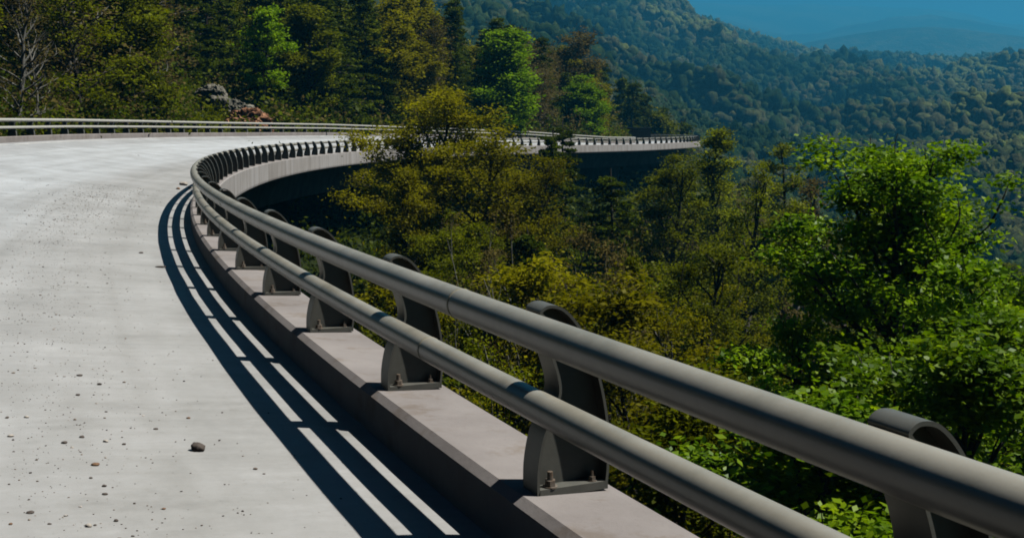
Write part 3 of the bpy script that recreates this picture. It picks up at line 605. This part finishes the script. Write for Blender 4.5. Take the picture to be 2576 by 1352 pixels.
for q, (dl, st, hs) in enumerate(rows):
    i = 12.0
    while i < 90:
        i += st / SP * r.uniform(.75, 1.25)
        Lt = W + dl + r.uniform(-1.3, 1.3); x, y, _ = P(np.array(i), np.array(Lt), 0.0)
        px = 1288 + 2800 * x / y
        if px < -150 or px > 1770 or y < 25: continue
        if 440 < px < 700 and q <= 1: continue                 # the rock stands here
        if px < 150 and q <= 1 and y < 75: continue
        g = gz(x, y); maxtop = (320 - np.interp(px, *SIL)) / 2800 * y
        if 1505 < px < 1655 and y < 206: continue
        hh = min(14 * hs * r.uniform(.75, 1.15), maxtop - g)
        if hh < 2.0: continue
        u_ = r.uniform()
        if px < 130: kd = 'brown' if u_ < .6 else ('green' if u_ < .8 else 'dark')
        elif px < 380: kd = 'green' if u_ < .2 else ('brown' if u_ < .5 else ('yellow' if u_ < .75 else 'dark'))
        elif px < 920: kd = 'dark' if u_ < .68 else ('green' if u_ < .82 else ('yellow' if u_ < .9 else 'brown'))
        elif px < 1250: kd = 'olive' if u_ < .32 else ('brown' if u_ < .5 else 'dark')
        else: kd = 'dark' if u_ < .4 else ('olive' if u_ < .75 else 'brown')
        if any((x - spot(h_[1], h_[2])) ** 2 + (y - h_[2]) ** 2 < 30 or (0 < x - spot(h_[1], h_[2]) < 11 and abs(y - h_[2]) < 4.5) or (abs(px - h_[1]) < 75 and y < h_[2]) for h_ in HERO if h_[5] == 'lime'): continue
        plan.append((q, px, float(x), float(y), g, hh, kd, int(r.integers(0, 9)), r.uniform(0, 6.28)))
for px_, z_, kd_ in [(1505, 240, 'dark'), (1540, 252, 'green'), (1572, 244, 'dark'), (1600, 256, 'olive'), (1628, 246, 'dark'), (1655, 258, 'dark'), (1682, 250, 'green'), (1706, 262, 'brown'), (1730, 254, 'dark'), (1590, 240, 'dark'), (1642, 270, 'green'), (1556, 268, 'dark')]:
    x_ = spot(px_, z_); g_ = gz(x_, z_); hh_ = (320 - np.interp(px_, *SIL) - r.uniform(0, 14)) / 2800 * z_ - g_
    plan.append((5, px_, float(x_), float(z_), g_, float(np.clip(hh_, 5, 30)), kd_, int(r.integers(0, 9)), r.uniform(0, 6.28)))
_T = ['', 'first', 'second', 'third', 'fourth', 'fifth', 'sixth', 'seventh', 'eighth', 'ninth', 'tenth', 'eleventh', 'twelfth', 'thirteenth', 'fourteenth', 'fifteenth', 'sixteenth', 'seventeenth', 'eighteenth', 'nineteenth']
_D = ['', '', 'twent', 'thirt', 'fort', 'fift', 'sixt', 'sevent', 'eight']
def ordn(k):
    k += 1
    if k < 20: return _T[k]
    return _D[k // 10] + ('ieth' if k % 10 == 0 else 'y-' + _T[k % 10])
cnt = {}
for (q, px, x, y, g, hh, kd, pi, rz) in sorted(plan, key=lambda t: t[1]):
    c = cnt.get((q, kd), 0); cnt[(q, kd)] = c + 1
    nm, txt = KNAME[kd]; ms = PROTO[kd][pi % len(PROTO[kd])]; H0 = 14 if kd == 'dark' else 13
    lab = '%s behind far railing, %s of its kind from left, %s' % (txt, ordn(c), ROWN[q])
    s = hh / H0; put_tree(nm, ms, (x, y, g - .3), rz, (max(.55, s ** .7), s), lab, KGROUP[kd])
print('hill trees', len(plan))

# ---------------------------------------------------------------- slope woodland between and below the named trees
r = np.random.default_rng(77)
SIL2 = ([900, 1000, 1350, 1500, 1560, 1640, 1750, 1850, 1950, 2050, 2150, 2300, 2450, 2600, 2800], [560, 520, 480, 520, 470, 420, 420, 440, 470, 500, 520, 560, 590, 560, 600])
cnt2 = {}; plan2 = []
for tries in range(5000):
    z = 24 + 130 * r.uniform() ** 1.3; px = r.uniform(900, 2760); x = spot(px, z)
    i, L, D = nearest(np.array([x]), np.array([z]))
    if L[0] > -5.5 or (px < 1000 and z > 34): continue
    if any((x - a_[1]) ** 2 + (z - a_[2]) ** 2 < (2.6 + z * .022) ** 2 for a_ in plan2): continue
    g = gz(x, z); mt = (320 - np.interp(px, *SIL2) - r.uniform(0, 60) - max(0, (55 - z)) * 7) / 2800 * z
    hh = min(r.uniform(7, 12), mt - g)
    if hh < 2.2: continue
    dark_zone = 1345 < px < 1640 and z > 42
    u_ = r.uniform(); kd = 'dark' if dark_zone else 'green' if u_ < .42 else ('olive' if u_ < .66 else ('brown' if u_ < .84 else 'dark'))
    plan2.append((px, x, z, g, hh, kd, int(r.integers(0, 9)), r.uniform(0, 6.28)))
    if len(plan2) >= 110: break
for (px, x, y, g, hh, kd, pi, rz) in sorted(plan2):
    zone = 'in the hollow below the bridge' if px < 1500 else ('below the far bridge end' if px < 1950 else 'around the big bright tree')
    nm, txt = KNAME[kd]; c = cnt2.get((zone, kd), 0); cnt2[(zone, kd)] = c + 1
    near = y < 95; ms = (PROTO2 if near else PROTO)[kd]; ms = ms[pi % len(ms)]; s = hh / ((11 if kd == 'dark' else 10) if near else (14 if kd == 'dark' else 13))
    put_tree(nm, ms, (x, y, g - .3), rz, (max(.45, s ** .8), s), '%s %s, %s of its kind from left' % (txt, zone, ordn(c)), 'trees of the slope below the bridge')
print('slope trees', len(plan2))

# ---------------------------------------------------------------- undergrowth (stuff)
def undergrowth(name, seed, n, cond, size, mat, hgt):
    r = np.random.default_rng(seed); X = []; Y = []
    for _ in range(30):
        z = 12 + 190 * r.uniform(size=n) ** 1.6; px = r.uniform(-250, 2800, n); x = (px - 1288) / 2800 * z
        i, L, D = nearest(x, z); k = cond(L, px, z); X.append(x[k]); Y.append(z[k])
        if sum(len(a_) for a_ in X) > n: break
    X = np.concatenate(X)[:n]; Y = np.concatenate(Y)[:n]; G = ground_h(X, Y)
    per = 26; hh = hgt * r.gamma(2, .5, len(X)) * (1 + .8 * fbm(X * .3, Y * .3, seed))
    C = np.repeat(np.stack([X, Y, G], -1), per, 0) + r.normal(size=(len(X) * per, 3)) * np.array([.45, .45, .0]); C[:, 2] += r.uniform(0, 1, len(C)) * np.repeat(np.clip(hh, .2, None), per)
    V, F = leaves(r, C, size, .6, .5, None, .5); V = V.reshape(-1, 4, 3); c = C[:, None, :]
    sc_ = np.clip(C[:, 1] / 75, .3, 1.5)[:, None, None]; V = c + (V - c) * sc_
    return tag(obj(name, mesh_np(name, V.reshape(-1, 3), F, mat)), 'dense leafy undergrowth covering the wooded slopes', 'undergrowth', kind='stuff')
undergrowth('undergrowth', 5, 9000, lambda L, px, z: (L > W + 1.0) & (L < W + 30) & ~((px > 470) & (px < 685) & (z < 101)), .34, L_['dark'], 1.3)
undergrowth('undergrowth', 6, 5000, lambda L, px, z: (L > W + 1.2) & (L < W + 30) & ~((px > 470) & (px < 685) & (z < 101)), .3, L_['brown'], 1.4)
undergrowth('undergrowth', 8, 2200, lambda L, px, z: (L > W + 1.0) & (L < W + 24) & (L > W + 1.0), .28, L_['green'], 1.0)
undergrowth('undergrowth', 9, 7500, lambda L, px, z: (L < -3.5) & (L > -80), .36, L_['green'], 1.5)
undergrowth('undergrowth', 10, 4200, lambda L, px, z: (L < -3.5) & (L > -80), .34, L_['olive'], 1.4)
undergrowth('undergrowth', 11, 6000, lambda L, px, z: (L < -3.5) & (L > -80), .34, L_['brown'], 1.6)

undergrowth('undergrowth', 12, 7500, lambda L, px, z: (L < 6) & (L > -80) & ((L < -3.5) | (z > 40)), .34, L_['dark'], 1.8)

# ---------------------------------------------------------------- far woodland on the mountain (stuff)
def ico(sub):
    import bmesh
    bm = bmesh.new(); bmesh.ops.create_icosphere(bm, subdivisions=sub, radius=1)
    V = np.array([v.co[:] for v in bm.verts]); F = np.array([[v.index for v in f.verts] for f in bm.faces]); bm.free(); return V, F
def far_wood(name, zmin, zmax, per, spacing, rad, seed, mat):
    r = np.random.default_rng(seed)
    area = .68 * (zmax ** 2 - zmin ** 2) / 2; n = int(area / spacing ** 2)
    z = np.sqrt(r.uniform(zmin ** 2, zmax ** 2, n)); px = r.uniform(980, 2880, n); x = (px - 1288) / 2800 * z
    g = ground_h(x, z); rr_ = rad * r.uniform(.45, 1.35, n); hs = r.uniform(.7, 1.6, n); g = g + fbm(x / 14, z / 14, seed) * 3
    BV, BF = ico(per)
    ph = r.uniform(0, 6.28, (n, 1, 3)); fr = r.uniform(2.0, 4.5, (n, 1, 3))
    lob = 1 + .26 * np.sin(BV[None] * fr + ph).sum(-1) * .6 + .2 * np.sin(BV[None][..., [1, 2, 0]] * fr * 2.3 + ph * 1.7).sum(-1) * .6 + r.normal(size=(n, len(BV))) * .15
    V = BV[None] * lob[..., None] * rr_[:, None, None] * np.stack([np.ones(n), np.ones(n), hs], -1)[:, None, :]
    V += np.stack([x, z, g + rr_ * hs * .55], -1)[:, None, :]
    F = BF[None] + (np.arange(n) * len(BV))[:, None, None]
    fold_shade = np.clip(.5 + spur(x, z) * .45, 0, 1)  # stands in for relief shading: crowns coloured darker in hollows, lighter on spurs
    uv = np.repeat(np.stack([r.uniform(size=n), fold_shade], -1), len(BV), 0)
    return obj(name, mesh_np(name, V.reshape(-1, 3), F.reshape(-1, 3), mat, True, uv))
def farwood_mat():
    m, nt, p = newmat('far_wood')
    g = N(nt, 'ShaderNodeNewGeometry'); n = N(nt, 'ShaderNodeTexNoise', Scale=.006, Detail=4, Roughness=.6); nt.links.new(g.outputs['Position'], n.inputs['Vector'])
    n3 = N(nt, 'ShaderNodeTexNoise', Scale=.32, Detail=5, Roughness=.75); nt.links.new(g.outputs['Position'], n3.inputs['Vector'])
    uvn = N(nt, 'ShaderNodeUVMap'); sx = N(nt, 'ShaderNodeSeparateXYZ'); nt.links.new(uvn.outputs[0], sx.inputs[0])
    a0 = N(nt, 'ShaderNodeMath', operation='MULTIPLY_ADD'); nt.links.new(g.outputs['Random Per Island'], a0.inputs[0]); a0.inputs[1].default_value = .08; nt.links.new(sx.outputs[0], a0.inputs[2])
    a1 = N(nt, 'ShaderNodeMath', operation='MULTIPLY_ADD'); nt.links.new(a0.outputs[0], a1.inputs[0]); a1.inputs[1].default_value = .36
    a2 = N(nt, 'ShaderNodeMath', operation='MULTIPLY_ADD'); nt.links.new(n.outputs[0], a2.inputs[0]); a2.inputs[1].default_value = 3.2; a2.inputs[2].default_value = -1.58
    a3 = N(nt, 'ShaderNodeMath', operation='MULTIPLY_ADD'); nt.links.new(sx.outputs[1], a3.inputs[0]); a3.inputs[1].default_value = .62; nt.links.new(a2.outputs[0], a3.inputs[2]); nt.links.new(a3.outputs[0], a1.inputs[2])  # relief shade mixed into the crown colour
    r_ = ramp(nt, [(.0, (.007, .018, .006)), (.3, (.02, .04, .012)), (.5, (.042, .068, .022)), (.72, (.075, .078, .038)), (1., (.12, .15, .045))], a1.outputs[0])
    mx = N(nt, 'ShaderNodeMix', data_type='RGBA', blend_type='MULTIPLY'); mx.inputs[0].default_value = 1
    r2 = ramp(nt, [(.32, (.4, .4, .4)), (.68, (1.5, 1.5, 1.5))], n3.outputs[0]); nt.links.new(r_.outputs[0], mx.inputs[6]); nt.links.new(r2.outputs[0], mx.inputs[7])
    nt.links.new(mx.outputs[2], p.inputs['Base Color']); p.inputs['Roughness'].default_value = 1; p.inputs['Specular IOR Level'].default_value = 0
    bp = N(nt, 'ShaderNodeBump', Strength=1, Distance=1.5); nt.links.new(n3.outputs[0], bp.inputs['Height']); nt.links.new(bp.outputs[0], p.inputs['Normal'])
    return m
fm = farwood_mat()
tag(far_wood('far_woodland', 215, 620, 3, 4.3, 3.1, 51, fm), 'hazy woodland covering the near foot of the mountain', 'woodland', kind='stuff')
tag(far_wood('far_woodland', 620, 1300, 2, 5.4, 4.0, 52, fm), 'hazy woodland covering the middle of the mountainside', 'woodland', kind='stuff')
tag(far_wood('far_woodland', 1300, 2350, 2, 7.4, 5.6, 53, fm), 'hazy woodland covering the upper mountainside and crest', 'woodland', kind='stuff')

# ---------------------------------------------------------------- rock outcrop, soil bank, far wall
def lump(name, mat, c, rad, seed, parent=None, sub=5, amp=.35, freq=1.2, flat=True):
    V, F = ico(sub); r_ = np.linalg.norm(V, axis=1)
    n = fbm(V[:, 0] * freq + seed, V[:, 1] * freq + V[:, 2] * freq * 1.7, seed, 5) + .6 * np.abs(fbm(V[:, 0] * freq * 2 + V[:, 2], V[:, 1] * freq * 2 - V[:, 2] * 2, seed + 5, 4))
    n = np.round(n * 5) / 5 * .5 + n * .5
    V = V * (1 + amp * n)[:, None] * np.array(rad) + np.array(c)
    return obj(name, mesh_np(name, V, F, mat, not flat), parent)
zr = 97; xr = spot(553, zr); gr = gz(xr, zr)
rock = thing('rock_outcrop', 'jagged grey rock outcrop above the far railing among dark evergreens', 'rock', (xr, zr, gr))
rk = np.random.default_rng(5)
rock.scale = (.85, .85, .85)
for k in range(17):
    dx = -2.6 + 5.6 * k / 16 + rk.uniform(-.3, .3); hgt = 2.1 * math.exp(-((dx + .9) / 1.5) ** 2) + .7; sz_ = rk.uniform(.35, .95)
    lump('boulder', M['rock'], (dx, rk.uniform(-.5, .8), hgt * rk.uniform(.25, 1.0)), (sz_ * rk.uniform(.8, 1.4), sz_, sz_ * rk.uniform(.7, 1.3)), 60 + k, rock, 4, .55, 1.7)
zr2 = 94.5; xr2 = spot(618, zr2)
soil = thing('soil_bank', 'bare orange soil bank at the foot of the grey rock outcrop', 'bank', (xr2, zr2, gz(xr2, zr2)))
lump('soil_slope', M['soil'], (0, .2, .5), (1.9, 1.1, 1.25), 71, soil, 5, .5, 2.2)
for k in range(9): lump('clod', M['soil'], (rk.uniform(-1.5, 1.6), rk.uniform(-.9, .2), rk.uniform(.2, .9)), (rk.uniform(.2, .5),) * 3, 80 + k, soil, 3, .5, 1.6)
x4 = spot(905, 26); o = lump('soil_bank', M['soil'], (x4, 30, gz(x4, 30) + .6), (1.3, 1.5, 1.3), 75, None, 4, .4, 1.6); tag(o, 'small pale tan soil patch on the slope just beside a post head', 'bank')
def box_part(name, mat, c, s, rz, parent):
    V = []; F = np.array([(0, 3, 2, 1), (4, 5, 6, 7), (0, 1, 5, 4), (1, 2, 6, 5), (2, 3, 7, 6), (3, 0, 4, 7)])
    for z_ in (0, s[2]):
        for a_, b_ in ((-1, -1), (1, -1), (1, 1), (-1, 1)): V.append((a_ * s[0] / 2, b_ * s[1] / 2, z_))
    o = obj(name, mesh_np(name, V, F, mat), parent); o.location = c; o.rotation_euler = (0, 0, rz); return o
zw = 205; xw = spot(1578, zw); wt = (320 - 322) / 2800 * zw
wall = thing('retaining_wall', 'dark retaining wall with a pale coping beyond the end of the far railing', 'wall', (xw, zw, wt - 2.2), -.12)
box_part('wall_panel', M['bark'], (0, 0, 0), (8.6, .4, 2.2), 0, wall)
box_part('coping', M['line'], (0, 0, 2.203), (9.0, .7, .13), 0, wall)

# ---------------------------------------------------------------- stones on the road
def deck_hit(px, py):
    """where a photo pixel (2576 wide) falls on the road"""
    best = None
    for z in np.linspace(2.5, 60, 2400):
        x = (px - 1288) / 2800 * z; e = (320 - py) / 2800 * z
        d = (XX - x) ** 2 + (ZZ - z) ** 2; k = d.argmin(); L = -((x - XX[k]) * math.cos(TT[k]) + (z - ZZ[k]) * math.sin(TT[k]))
        if e <= EE[k] + deck_z(II[k], L): return x, z, EE[k] + deck_z(II[k], L)
    return None
def stone(px, py, wpx, mat, label, name='stone', flat=.6, seed=0, group='loose stones on the road'):
    h = deck_hit(px, py); x, y, z = h; s = wpx / 2800 * y / 2 * (1 if wpx > 30 else .8)
    o = lump(name, M[mat], (0, 0, 0), (s, s * .8, s * flat), seed + int(px), None, 3, .3, 1.3, False); o.location = (x, y, z + s * flat * .6)
    return tag(o, label, 'stone', group)
ST = [(498, 1134, 34, 'stone', 'biggest round grey stone lying alone on the road, left of the railing shadow', .75),
 (262, 1227, 14, 'stone', 'dark pointed stone on the road, lower left', .6), (264, 1243, 18, 'stone', 'dark flat stone just below a pointed one, lower left', .4),
 (240, 1171, 26, 'stonebrown', 'tan flat stone on the road, left of the biggest stone', .4), (223, 1328, 20, 'stonepale', 'whitish stone near the bottom edge of the road', .7),
 (292, 1314, 14, 'stone', 'black stone beside the whitish one near the bottom', .6), (412, 1282, 13, 'stonebrown', 'small reddish brown stone below the biggest stone', .5),
 (162, 1114, 18, 'stone', 'dark flat stone in the gravelly strip, left part', .45), (206, 1100, 16, 'stone', 'dark stone in the gravelly strip, nearer the biggest stone', .5),
 (312, 1120, 12, 'stone', 'dark round stone between gravelly strip and biggest stone', .6), (392, 1081, 14, 'stone', 'dark stone just above and left of the biggest stone', .5),
 (474, 1053, 12, 'stonebrown', 'small brown stone straight above the biggest stone', .6), (266, 1112, 16, 'stonepale', 'small whitish stone among dark ones, left part', .6),
 (250, 967, 14, 'stone', 'dark stone farther up the road, left part', .5), (196, 994, 13, 'stone', 'dark stone farther up the road, beside the gravelly strip', .5),
 (200, 946, 18, 'stone', 'flat dark chip farther up the road', .35), (67, 1052, 14, 'stonepale', 'pale tan stone near the left edge of the view', .6),
 (27, 1100, 18, 'stonepale', 'white stone at the left edge of the view', .5), (76, 1290, 24, 'stone', 'long dark chip near the lower left corner', .35),
 (27, 1322, 12, 'stonebrown', 'rusty brown stone in the lower left corner', .6), (355, 637, 14, 'stone', 'small dark stone alone beside the bend of the railing shadow', .4), (664, 1192, 9, 'stone', 'tiny dark stone close to the railing shadow', .4)]
for k, (px, py, wp, mt, lb, fl) in enumerate(ST): stone(px, py, wp, mt, lb, flat=fl, seed=k)
for (px, py, wp, mt, lb) in [(462, 466, 24, 'stonepale', 'larger white broken lump at the foot of the railing bend'), (478, 474, 14, 'stonepale', 'smaller white broken lump touching the railing bend'), (448, 476, 12, 'stonebrown', 'dark brown lump beside the white ones at the railing bend')]:
    stone(px, py, wp, mt, lb, 'debris', .6, 5, 'debris at the railing bend')
h = deck_hit(404, 673); x, y, z = h
o = lump('stick', M['stone'], (0, 0, 0), (.075, .02, .012), 3, None, 3, .2, 1); o.location = (x, y, z + .01); tag(o, 'short black stick lying across the edge of the railing shadow', 'stick')
# gravel (stuff)
r = np.random.default_rng(12); BV, BF = ico(1); Vs = []; Fs = []; c = 0; nG = 7500
ii = 1 + 15 * r.uniform(size=nG) ** 1.5 - 1.6
Lc = 2.0 + r.normal(size=nG) * .5 + .03 * ii; mz = r.uniform(size=nG) < .22; Lc = np.where(mz, r.uniform(.5, 5.0, nG), Lc)
keep = (Lc > .3); ii = ii[keep]; Lc = Lc[keep]; nG = len(ii)
pos = np.stack([P(ii[k], Lc[k], deck_z(ii[k], Lc[k])) for k in range(nG)])
sz = .0019 + .0033 * r.gamma(1.2, .6, nG)
sz *= np.clip(ii / 8, .8, 1.4)
V = BV[None] * (1 + r.normal(size=(nG, len(BV), 1)) * .2) * sz[:, None, None] * np.array([1.2, .9, .6]) + (pos + np.stack([0 * sz, 0 * sz, sz * .3], -1))[:, None, :]
F = BF[None] + (np.arange(nG) * len(BV))[:, None, None]
def grav_mat():
    m, nt, p = newmat('gravel'); g = N(nt, 'ShaderNodeNewGeometry')
    r_ = ramp(nt, [(0, (.05, .04, .035)), (.5, (.13, .11, .09)), (.8, (.22, .16, .11)), (1, (.6, .56, .5))], g.outputs['Random Per Island']); nt.links.new(r_.outputs[0], p.inputs['Base Color']); p.inputs['Roughness'].default_value = .9; return m
tag(obj('gravel', mesh_np('gravel', V.reshape(-1, 3), F.reshape(-1, 3), grav_mat())), 'fine gravel and grit strewn over the road', 'gravel', kind='stuff')

# ---------------------------------------------------------------- haze
top = max(ZHI, 60) + 40; bot = ZLO - 1
Bx = 10600
V = [(-Bx, -Bx, bot), (Bx, -Bx, bot), (Bx, Bx, bot), (-Bx, Bx, bot), (-Bx, -Bx, top), (Bx, -Bx, top), (Bx, Bx, top), (-Bx, Bx, top)]
F = np.array([(0, 3, 2, 1), (4, 5, 6, 7), (0, 1, 5, 4), (1, 2, 6, 5), (2, 3, 7, 6), (3, 0, 4, 7)])
hm = bpy.data.materials.new('haze'); hm.use_nodes = True; nt = hm.node_tree; nt.nodes.remove(nt.nodes['Principled BSDF'])
pv = nt.nodes.new('ShaderNodeVolumePrincipled'); pv.inputs['Color'].default_value = (*HAZE_COLOR, 1); pv.inputs['Density'].default_value = HAZE_DENSITY; pv.inputs['Anisotropy'].default_value = .2
nt.links.new(pv.outputs[0], nt.nodes['Material Output'].inputs['Volume'])
hz = obj('haze', mesh_np('haze', V, F, hm)); tag(hz, 'thin blue haze filling the valley air', 'haze', kind='stuff')
